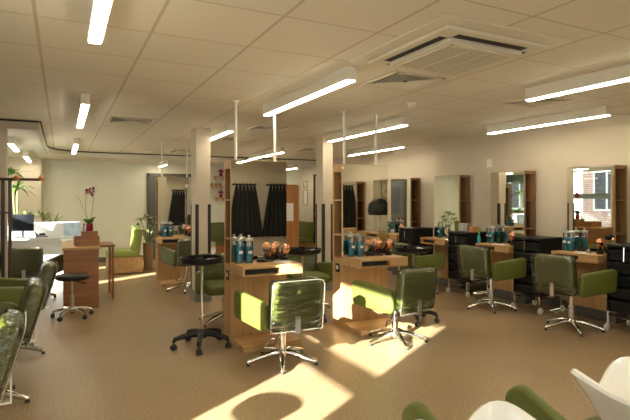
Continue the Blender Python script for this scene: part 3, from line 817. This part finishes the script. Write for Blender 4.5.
MB().box(.07, .10, .22, .28, 0, .70).build('leg', M['wood_red'], e, False)
e = empty('wooden_box', (.30, 6.98, .75), .06, 'dark red-brown slanted wooden tray box at the desk corner', 'box')
MB().box(-.15, .125, -.10, .10, 0, .012).box(-.165, .125, -.10, -.088, .012, .12).box(-.165, .125, .088, .10, .012, .12).box(.113, .125, -.088, .088, .012, .12).box(-.165, -.153, -.088, .088, .012, .12).build('box_body', M['wood_red'], e, False)
e2 = empty('wooden_box', (.33, 7.30, .75), 0, 'taller red-brown wooden box that carries the orchid', 'box')
MB().box(-.10, .10, -.10, .10, 0, .15, .004).build('box_body', M['wood_red'], e2, False)
MB().box(-.101, .101, -.101, .101, .1501, .165, .003).build('box_lid', M['wood_red'], e2, False)
# orchid
e = empty('orchid', (.33, 7.30, .915), 0, 'orchid with dark magenta blooms in a red pot on the wooden box', 'orchid')
MB().lathe([(0, 0), (.042, 0), (.048, .02), (.045, .10), (.041, .10), (.04, .09), (0, .085)], n=20).build('pot', M['pot_red'], e)
lf = MB()
for a, L, u in ((.3, .17, 1.1), (1.6, .13, .9), (2.9, .14, 1.3), (3.9, .15, .8), (5.1, .13, 1.0), (5.8, .16, 1.5)):
    lf.leaf((0, 0, .09), (math.cos(a), math.sin(a), u*1.6), L*1.1, .085, .35, 6)
lf.build('leaves', M['leaf'], e)
st = MB()
st.tube([(0, 0, .09), (-.04, .01, .25), (-.05, 0, .40), (-.02, 0, .50), (.01, 0, .53)], .004, 6)
st.tube([(0, 0, .09), (.03, 0, .25), (.05, .01, .42), (.035, 0, .50)], .004, 6)
st.tube([(-.01, 0, .09), (-.07, .01, .28), (-.11, .0, .40), (-.16, 0, .47)], .003, 6)
st.build('stems', M['leaf_pale'], e)
for cx, cy, cz in ((.0, 0, .54), (.035, .01, .50), (-.03, -.01, .52), (.045, 0, .55)):
    f = MB(); f.sphere((cx, cy, cz), .008)
    for k in range(5):
        a = 2*PI*k/5+cx*30
        f.leaf((cx, cy, cz), (math.cos(a), -.25, math.sin(a)), .048, .046, 0.05, 4)
    f.build('bloom', M['petal'], e)
# a second orchid by the glass door, seen in the wall mirror
o = copy_tree(e); o.scale = (1.3, 1.3, 1.3); o.location = (-1.35, 10.85, .80); o['label'] = 'orchid by the glass door, seen in the second wall mirror'
e = empty('plant_stand', (-1.35, 10.85, 0), 0, 'wooden stand with the orchid by the glass door, seen in a mirror', 'plant stand')
MB().box(-.15, .15, -.15, .15, .765, .80, .003).build('stand_top', M['wood_red'], e, False)
MB().box(-.13, .13, -.13, .13, 0, .7649).build('stand_body', M['wood_red'], e, False)
# bottle beside orchid
e = empty('small_bottle', (.262, 7.25, .915), 0, 'small white and red bottle left of the orchid pot', 'bottle')
MB().lathe([(0, 0), (.018, 0), (.018, .06), (.008, .072), (0, .072)], n=12).build('bottle_body', M['white'], e)
MB().lathe([(.0085, .0721), (.009, .1), (0, .1)], n=12).build('cap', M['pot_red'], e)
# monitor
e = empty('computer_monitor', (-.53, 8.90, .75), deg(8), 'black backed computer monitor on the reception counter', 'monitor')
MB().slab([(-.15, .10), (.15, .10), (.15, .36), (-.15, .36)], .03, .01, .006).build('screen_shell', M['screen'], e)
MB().box(-.14, .14, .0151, .018, .11, .35).build('display', M['white'], e, False)
MB().tube([(0, .0, .01), (0, 0, .13)], .018).box(-.10, .10, -.07, .07, 0, .012, .003).build('stand', M['black'], e)
# things on the counter
def leaning(name, loc, rz, w, h, mat, lb, cat, tilt=18):
    e = empty(name, loc, rz, lb, cat)
    R = Matrix.Rotation(deg(-tilt), 4, 'X')
    MB().box(-w/2, w/2, -.012, 0, 0, h, .002, mat=R).build('front_cover', mat, e, False)
    MB().box(-w/2+.01, w/2-.01, 0.0001, .02, 0, h-.01, mat=R).build('pages', M['paper'], e, False)
    return e
leaning('display_folder', (.16, 8.93, .752), .1, .26, .22, M['blue_card'], 'pale blue display folder standing on reception counter', 'folder')
leaning('display_folder', (-.10, 8.93, .752), -.1, .24, .20, M['white'], 'white display folder standing left of the blue one', 'folder')
e = empty('telephone', (-.29, 8.88, .75), .2, 'dark desk telephone on the white reception counter', 'telephone')
MB().prism([(-.08, -.09), (.08, -.09), (.08, .09), (-.08, .09)], 0, .03).build('phone_base', M['slate'], e, False)
MB().tube([(-.06, -.08, .045), (-.06, .08, .06)], .016, 10).build('handset', M['black'], e)
MB().box(-.02, .07, .02, .07, .0301, .06).build('display', M['screen'], e, False)
e = empty('paper_pile', (.15, 7.9, .75), .2, 'pile of white papers on the wooden reception desk', 'papers')
MB().box(-.14, .10, -.15, .15, 0, .012).build('lower_papers', M['paper'], e, False)
MB().box(-.12, .10, -.12, .15, .0121, .02, mat=Matrix.Rotation(.2, 4, 'Z')).build('top_papers', M['white'], e, False)
# stool
e = empty('saddle_stool', (0.11, 6.30, 0), .3, 'round black padded stool with chrome base in front of reception', 'stool')
MB().lathe([(0, .43), (.16, .43), (.178, .445), (.18, .465), (.165, .483), (0, .49)], n=28).build('seat', M['black'], e)
MB().tube([(0, 0, .1), (0, 0, .26)], .022, 12).tube([(0, 0, .26), (0, 0, .43)], .012, 12).build('gas_column', M['chrome'], e)
MB().tube([(0, 0, .42), (.06, -.02, .40), (.13, -.05, .37)], .007, 8).build('lever', M['black'], e)
b = MB()
for k in range(5):
    a = 2*PI*k/5; c_, s_ = math.cos(a), math.sin(a)
    b.tube([(c_*r, s_*r, z) for r, z in ((.01, .10), (.08, .10), (.16, .085), (.21, .065))], [.022, .019, .016, .012], 8)
b = b.lathe([(0, .06), (.03, .065), (.034, .12), (0, .125)], n=14).build('star_base', M['chrome'], e)
for k in range(5):
    a = 2*PI*k/5; c_, s_ = math.cos(a), math.sin(a)
    R = Matrix.Translation((c_*.21, s_*.21, .026)) @ Matrix.Rotation(a+k, 4, 'Z') @ Matrix.Rotation(PI/2, 4, 'X')
    MB().lathe([(0, -.02), (.022, -.02), (.026, -.01), (.026, .01), (.022, .02), (0, .02)], n=14, mat=R).build('caster', M['rubber'], b)
# coat stand
e = empty('coat_rack', (-.655, 5.80, 0), 0, 'dark slatted coat rack with orange ball pegs at the left edge', 'coat rack')
for x in (-.28, -.21, -.14, -.07, 0, .07, .14, .20): MB().box(x-.016, x+.016, -.012, .012, .05, 1.545, .003).build('slat', M['wood_dark'], e, False)
MB().tube([(-.34, -.02, 1.53), (.46, -.02, 1.53)], .014, 10).tube([(-.30, -.02, 1.2), (.22, -.02, 1.2)], .008, 8).build('rail', M['wood_dark'], e)
MB().box(-.32, .24, -.16, .16, 0, .0499, .004).build('base', M['wood_dark'], e, False)
for x, y in ((.06, -.05), (.26, -.05), (.475, -.02), (-.16, -.05)): MB().sphere((x, y, 1.545), .030).build('ball_peg', M['wood_orange'], e)
e = empty('black_jacket', (-.66, 5.71, .62), 0, 'dark garment hanging on the slatted coat rack', 'jacket')
# (garment body: folded hanging cloth)
mb = MB(); bm = mb.bm; prev = None; n = 32
for j, (z, wx, wy) in enumerate(((0, .13, .05), (.1, .14, .055), (.4, .12, .05), (.62, .12, .04), (.68, .09, .03), (.70, .03, .015))):
    ring = [bm.verts.new((wx*math.cos(2*PI*k/n)*(1+.06*math.sin(7*k*2*PI/n)), -.06+wy*math.sin(2*PI*k/n)*(1+.2*math.sin(9*k*2*PI/n+j)), z)) for k in range(n)]
    if prev:
        for k in range(n): bm.faces.new((prev[k], prev[(k+1) % n], ring[(k+1) % n], ring[k]))
    else: bm.faces.new(ring[::-1])
    prev = ring
bm.faces.new(prev); mb.build('jacket_body', M['black_cloth'], e)
MB().tube([(0, -.05, .70), (0, -.05, .80), (0, -.01, .88), (0, 0.0, .91)], .004, 6).build('hanging_loop', M['black'], e)
# tall plants behind the coat rack
def tall_plant(loc, lb, H, L, n, pot=M['pot_brown'], leaf='leaf', w=.03, stemtop=None, up=.9, droop=.5, pr=.14, ph=.3):
    e = empty('potted_plant', loc, 0, lb, 'plant')
    MB().lathe([(0, 0), (pr*.8, 0), (pr, ph), (pr*.92, ph), (pr*.9, ph-.03), (0, ph-.03)], n=20).build('planter', pot, e)
    s = MB(); f = MB()
    heads = stemtop or [(0, 0, H)]
    for h in heads:
        s.tube([(0, 0, ph-.04), (h[0]*.4, h[1]*.4, (ph+h[2])/2), h], [.014, .010, .006], 8)
        leafy(f, h, n, L, w, up, 1, droop)
    s.build('stem', M['leaf_pale'], e); f.build('foliage', M[leaf], e)
    return e
tall_plant((-.66, 9.70, 0), 'tall spiky yucca plant in the reception corner', 1.55, .42, 26, w=.045, stemtop=[(0, 0, 1.5), (.12, .05, 1.0), (-.08, 0, 1.75)], up=.7)
tall_plant((-.30, 10.45, 0), 'lower grassy plant beside the yucca in the reception corner', 1.0, .5, 22, w=.025, stemtop=[(0, 0, .95), (.15, 0, .8)], up=1.5, leaf='leaf_pale')
tall_plant((1.50, 10.15, 0), 'leafy silver green plant in a brown planter by the grey doorway', .8, .17, 26, leaf='leaf_pale', w=.04,
           stemtop=[(-.22, 0, .82), (0, 0, .98), (.15, 0, .88), (.26, -.02, .72), (-.08, .05, .72), (.10, 0, .80), (-.14, 0, .95), (.2, .05, .60)], up=.7, ph=.50, pr=.10)

# ------------------------------------------------------------------ sofas and far corner
def sofa(loc, rz, w, lb, m, base, name='sofa', bh=.80):
    e = empty(name, loc, rz, lb, 'sofa')     # faces -Y, back at +Y
    MB().box(-w/2, w/2, -.28, .30, .02, .30, .004).build('plinth', base, e, False)
    R = Matrix.Translation((0, -.02, .355)) @ Matrix.Rotation(PI/2, 4, 'X')
    MB().slab([(-w/2, -.27), (w/2, -.27), (w/2, .27), (-w/2, .27)], .11, .04, .03, R).build('seat_cushion', m, e)
    R = Matrix.Translation((0, .22, .60)) @ Matrix.Rotation(deg(-6), 4, 'X')
    MB().slab([(-w/2, -.24), (w/2, -.24), (w/2, bh-.60), (-w/2, bh-.60)], .12, .04, .035, R).build('back_cushion', m, e)
    return e
sofa((1.02, 9.85, 0), deg(-90), .60, 'bright green waiting seat on a pale wood plinth by the far wall', M['green_bright'], M['wood_h'], 'waiting_seat')
sofa((5.16, 11.22, 0), deg(-90), .84, 'olive green sofa in the far right corner under the framed notice', M['green'], M['wood_red'])
sofa((3.75, 11.38, 0), 0, 1.3, 'dark olive sofa against the far wall under the small shelves', M['green_dark'], M['wood_red'])
e = empty('waiting_seat', (2.02, 10.6, 0), 0, 'narrow green and wood seat just left of the distant station', 'seat')
MB().box(-.12, .12, -.2, .2, 0, .3, .004).build('plinth', M['wood_h'], e, False)
MB().box(-.12, .12, -.2, .12, .3001, .38, .02).build('seat_cushion', M['green_bright'], e)
MB().box(-.12, .12, .12, .2, .3001, .72, .02).build('back_cushion', M['green_bright'], e)
# tall cupboard with notice
e = empty('tall_cupboard', (4.62, 10.35, 0), 0, 'tall orange-brown wooden cupboard with rounded top corner right of the left island mirror', 'cupboard')
MB().slab([(-.30, 0), (.20, 0), (.20, 1.68), (-.30, 1.68)], .30, .05, .004, Matrix.Translation((0, .15, 0))).build('carcass', M['wood_orange'], e)
MB().box(-.28, .15, -.012, -.0001, .05, 1.6, .002).build('door', M['wood_orange'], e, False)
o = MB().box(-.09, .09, -.003, 0, 0, .40).build('notice_sheet', M['paper'], None, False, (4.58, 10.33, .86)); tag(o, 'white notice sheet taped to the tall cupboard', 'notice')
# frames on right wall
def picture(loc, rz, w, h, lb, mat=None, name='picture_frame'):
    e = empty(name, loc, rz, lb, 'picture')    # faces -Y
    f = MB().box(-w/2, w/2, -.018, -.001, 0, .02).box(-w/2, w/2, -.018, -.001, h-.02, h).box(-w/2, -w/2+.02, -.018, -.001, .02, h-.02).box(w/2-.02, w/2, -.018, -.001, .02, h-.02)
    f.build('frame', M['pot_brown'], e, False)
    MB().box(-w/2+.02, w/2-.02, -.010, -.001, .02, h-.02).build('print', mat or M['art'], e, False)
picture((XR, 11.4, 1.64), -PI/2, .24, .17, 'small framed picture above the tall notice on the far right wall')
picture((XR, 11.4, 1.20), -PI/2, .22, .40, 'tall framed notice above the olive corner sofa', M['paper'])
picture((2.5, YB, 1.35), PI, .4, .55, 'framed print on the wall behind the viewer, seen in a mirror')
# small shelves with goods on far wall
for k, (z, lb) in enumerate(((1.86, 'top small wooden wall shelf on the far wall'), (1.62, 'middle small wooden wall shelf on the far wall'), (1.36, 'lowest small wooden wall shelf on the far wall'))):
    xc = (3.35, 3.2, 3.35)[k]; hw = (.14, .22, .12)[k]
    e = empty('wall_shelf', (xc, YF, z), 0, lb, 'shelf', 'small shelves on the far wall')
    MB().box(-hw, hw, -.16, 0, 0, .035, .003).build('board', M['wood_h'], e, False)
    for bx in (-hw+.04, hw-.04): MB().box(bx-.01, bx+.01, -.12, 0, -.05, 0).build('bracket', M['wood_h'], e, False)
    if k != 1:
        e = empty('flower_vase', (xc+.02, YF-.09, z+.035), 0, 'dark red flower in a small vase on the %s wall shelf' % ('top' if k == 0 else 'lowest'), 'vase', 'flower vases on the small shelves')
        MB().lathe([(0, 0), (.03, 0), (.04, .04), (.02, .08), (0, .08)], n=14).build('vase', M['pot_red'], e)
        f = MB()
        for q in range(7): f.sphere((math.cos(q)*.035, math.sin(q)*.03, .11+.012*(q % 3)), .03, u=8, v=6)
        f.build('flowers', M['petal'], e)
    else:
        for q in range(4):
            e = empty('small_bottle', (xc-.15+q*.1, YF-.08, z+.035), 0, 'little amber bottle on the middle shelf of the far wall', 'bottle', 'amber bottles on the middle shelf')
            MB().lathe([(0, 0), (.028, 0), (.028, .06), (.012, .075), (.012, .085), (0, .085)], n=12).build('bottle_body', M['amber'], e)
            MB().lathe([(.014, .0851), (.014, .1), (0, .1)], n=12).build('cap', M['white'], e)

# ------------------------------------------------------------------ gowns behind the camera, seen in the mirrors
def make_gown():
    mb = MB(); bm = mb.bm; n = 40; prev = None
    for j, (z, wx, wy) in enumerate(((-1.22, .066, .17), (-1.0, .066, .165), (-.6, .058, .13), (-.25, .046, .085), (-.10, .036, .055), (-.03, .03, .03), (0, .008, .008))):
        ring = []
        for k in range(n):
            a = 2*PI*k/n; q = 1+.13*math.sin(8*a+j*.3)
            ring.append(bm.verts.new((wx*math.cos(a)*q, .10+wy*math.sin(a)*q*.55, z + (.03*math.sin(3*a) if j == 0 else 0))))
        if prev:
            for k in range(n): bm.faces.new((prev[k], prev[(k+1) % n], ring[(k+1) % n], ring[k]))
        else: bm.faces.new(ring[::-1])
        prev = ring
    bm.faces.new(prev)
    o = mb.build('hairdressing_gown', M['black_cloth']); o['category'] = 'gown'; return o
GW = Kind(make_gown())
for gi, (gx, lb) in enumerate(((3.90, 'black gown on the wall hooks behind the viewer, left bundle in the mirror'), (4.76, 'black gown on the wall hooks behind the viewer, right bundle in the mirror'))):
    e = empty('hook_rail', (gx, YB, 1.70), 0, ('left' if gi == 0 else 'right')+' hook rail of black gowns, seen in the left island mirror', 'hook rail', 'hook rails')
    MB().box(-.30, .30, 0, .02, -.02, .02).build('rail', M['black'], e, False)
    for k in range(6):
        x = -.25+k*.10
        MB().tube([(x, .02, 0), (x, .10, -.01), (x, .12, .03)], .006, 6).sphere((x, .12, .04), .012, u=8, v=6).build('hook', M['black'], e)
        g = GW.put((gx + x*.85, YB+.012, 1.685), 0, lb, 'black gowns on hook rail %s' % ('one' if gi == 0 else 'two'))
        g.rotation_euler = (0, -x*.5, 0); g.scale = (1, 1, 1)
# hooded dryer behind, reflected in the right island mirror
e = empty('hood_dryer', (4.72, 2.0, 0), 0, 'black hooded dryer on a stand, seen in the right island mirror', 'hood dryer')
MB().lathe([(.17, 1.08), (.19, 1.15), (.17, 1.26), (.10, 1.34), (0, 1.36)], n=24).build('hood', M['black'], e)
MB().tube([(0, .0, .1), (0, 0, 1.10)], .016).build('pole', M['chrome'], e)
b = MB()
for k in range(5):
    a = 2*PI*k/5; b.tube([(0, 0, .11), (math.cos(a)*.15, math.sin(a)*.15, .09), (math.cos(a)*.28, math.sin(a)*.28, .015)], [.025, .02, .014], 8)
b.build('star_base', M['black'], e)
e = empty('wall_clock', (XR, 2.0, 1.72), -PI/2, 'black round wall clock seen in the right island mirror', 'clock')
Rx = Matrix(((1, 0, 0, 0), (0, 0, -1, 0), (0, 1, 0, 0), (0, 0, 0, 1)))
MB().lathe([(0, 0), (.15, 0), (.155, .02), (.14, .03), (.135, .022), (0, .022)], n=30, mat=Rx).build('case', M['black'], e)
MB().box(-.004, .004, -.027, -.023, 0, .09).box(0, .06, -.027, -.023, -.004, .004).build('hands', M['white'], e, False)

# exit sign
e = empty('exit_sign', (-1.25, 10.95, CL), PI/2, 'green emergency exit sign with running figure and arrow hanging from the ceiling near glass door', 'exit sign')
MB().tube([(-.1, 0, -.08), (-.1, 0, 0)], .004, 6).tube([(.1, 0, -.08), (.1, 0, 0)], .004, 6).build('hanger', M['steel'], e)
MB().box(-.19, .19, -.012, .012, -.24, -.08, .003).build('panel', M['exit_green'], e, False)
for s in (-1, 1):
    y0, y1 = sorted((s*.0125, s*.016)); q = s
    f = MB().box(-.03, .07, y0, y1, -.17, -.15)
    f.prism([(0, 0)]*0 or [(.07, y0), (.075, y0), (.075, y1), (.07, y1)], -.20, -.12).box(.075, .09, y0, y1, -.185, -.135).box(.09, .105, y0, y1, -.172, -.148)
    f.box(-.14, -.10, y0, y1, -.16, -.12).sphere((-.12, (y0+y1)/2, -.105), .012, (1, .2, 1), 8, 6).box(-.16, -.13, y0, y1, -.21, -.165).box(-.11, -.08, y0, y1, -.2, -.18)
    f.build('pictogram', M['exit_white'], e, False)

# ------------------------------------------------------------------ backwash units, bottom right
def make_backwash():
    e = empty('backwash_unit', cat='backwash unit')   # local: bowl centre at origin, client sits towards +Y
    mb = MB(); bm = mb.bm; n = 64; rim = .64
    def R(a):    # plan radius, a=90deg is the neck side (+Y)
        d_ = abs((a-PI/2+PI) % (2*PI)-PI)
        r = .235 + .03*math.cos(2*(a-PI/2))
        r += .030*math.exp(-((d_-.72)/.34)**2) - .045*math.exp(-(d_/.36)**2)
        return r
    def Z(a):
        d_ = abs((a-PI/2+PI) % (2*PI)-PI)
        return rim + .03*math.exp(-((d_-.72)/.42)**2) - .06*math.exp(-(d_/.38)**2) - .03*max(0, (d_-1.2))/2
    rings = []
    for f, zf, kind in ((.45, .0, 'o'), (.50, .22, 'o'), (.62, .50, 'o'), (.82, .78, 'o'), (.95, .93, 'o'), (1.0, 1.0, 'o'), (.975, 1.04, 'r'), (.93, 1.05, 'r'), (.885, 1.01, 'r'), (.85, .92, 'r'), (.76, .76, 'i'), (.52, .60, 'i'), (.25, .55, 'i'), (.06, .54, 'i')):
        ring = []
        for k in range(n):
            a = 2*PI*k/n
            ztop = Z(a); z = .34 + (ztop-.34)*zf
            if kind == 'i': z = .34 + (rim-.34)*(zf) + (ztop-rim)*max(0, (f-.5)/.45)
            ring.append(bm.verts.new((R(a)*f*math.cos(a), R(a)*f*math.sin(a), z)))
        rings.append(ring)
    for A, B in zip(rings, rings[1:]):
        for k in range(n): bm.faces.new((A[k], A[(k+1) % n], B[(k+1) % n], B[k]))
    bm.faces.new(rings[0][::-1]); bm.faces.new(rings[-1])
    mb.build('basin', M['ceramic'], e)
    MB().lathe([(.11, 0), (.11, .339), (0, .339)], n=24).build('pedestal', M['white_plastic'], e)
    Ma = Matrix.Translation((.49, .33, .42)) @ Matrix.Rotation(PI/2, 4, 'Z')
    MB().slab([(-.42, -.20), (.30, -.20), (.22, .0), (-.02, .19), (-.22, .20), (-.42, .02)][0:0] or [(-.26, -.22), (.13, -.22), (.125, .15), (.06, .205), (-.28, .07)], .05, .055, .022, Ma).build('side_panel', M['green'], e)
    Ms = Matrix.Translation((.24, .50, .24)) @ Matrix.Rotation(PI/2, 4, 'X')
    MB().slab([(-.12, 0), (.19, 0), (.19, .22), (-.12, .22)], .10, .05, .03, Ms).build('seat', M['green'], e)
    return e
BW = Kind(make_backwash())
G = 'backwash units'
BW.put((0.62, 1.02, 0), 0, 'backwash unit below the photo, its green side panel just peeking in at the bottom', G)
BW.put((1.08, 0.97, 0), 0, 'white ceramic backwash basin with green side panel, left one at the bottom edge', G)
o = BW.put((1.90, 1.06, 0), 0, 'white ceramic backwash basin at the bottom right corner', G)

for c_ in o.children:
    if c_.name.startswith('side_panel'): c_.location.z = -.14

# ------------------------------------------------------------------ outside
struct('wall_sun_block', MB().box(-3.6, XL-.16, 9.95, 10.1, -.12, 2.7), M['plaster'])  # made-up wall outside, keeps the sun off the wall beyond the door
struct('ground_outside', MB().box(-40, XL-.16, -30, 40, -.25, -.12), M['asphalt'])
e = empty('brick_building', (-9.5, 12, -.12), 0, 'brick building across the street, glimpsed through reflected windows', 'building')
MB().box(-4, 0, -5, 9, 0, 8).build('facade', M['brick'], e, False)
for y in (-4, -1.8, .4, 2.6, 4.8, 7):
    for z in (1.0, 4.2):
        wf = MB().box(-.02, .04, y, y+1.2, z, z+1.7).build('window', M['white'], e, False)
        MB().box(.0401, .045, y+.08, y+.56, z+.08, z+1.62).box(.0401, .045, y+.64, y+1.12, z+.08, z+1.62).build('pane', M['screen'], wf, False)

# ------------------------------------------------------------------ light
wd = bpy.data.worlds.new('world'); sc.world = wd; wd.use_nodes = True
bg = wd.node_tree.nodes['Background']; bg.inputs['Color'].default_value = (0.92, 0.96, 1.0, 1); bg.inputs['Strength'].default_value = 2.6
sd = bpy.data.lights.new('sun', 'SUN'); sd.energy = 34; sd.angle = deg(0.6); sd.color = (1.0, 0.97, 0.90)
so = bpy.data.objects.new('sun', sd); COL.objects.link(so)
so.rotation_euler = Vector((1, .64, -.4)).to_track_quat('-Z', 'Y').to_euler()
so.location = (-6, -4, 5)

# ------------------------------------------------------------------ camera
cd = bpy.data.cameras.new('camera'); cam = bpy.data.objects.new('camera', cd); COL.objects.link(cam)
cam.location = (0, 0, 1.32); cam.rotation_euler = (PI/2, 0, -math.atan(253.5/502))
cd.sensor_width = 36; cd.lens = 502/630*36; cd.shift_y = -9.5/630; cd.clip_start = .02; cd.clip_end = 200
sc.camera = cam
vs = sc.view_settings
vs.view_transform = 'Standard'; vs.look = 'None'; vs.gamma = 1; vs.use_curve_mapping = False
vs.exposure = 0.78
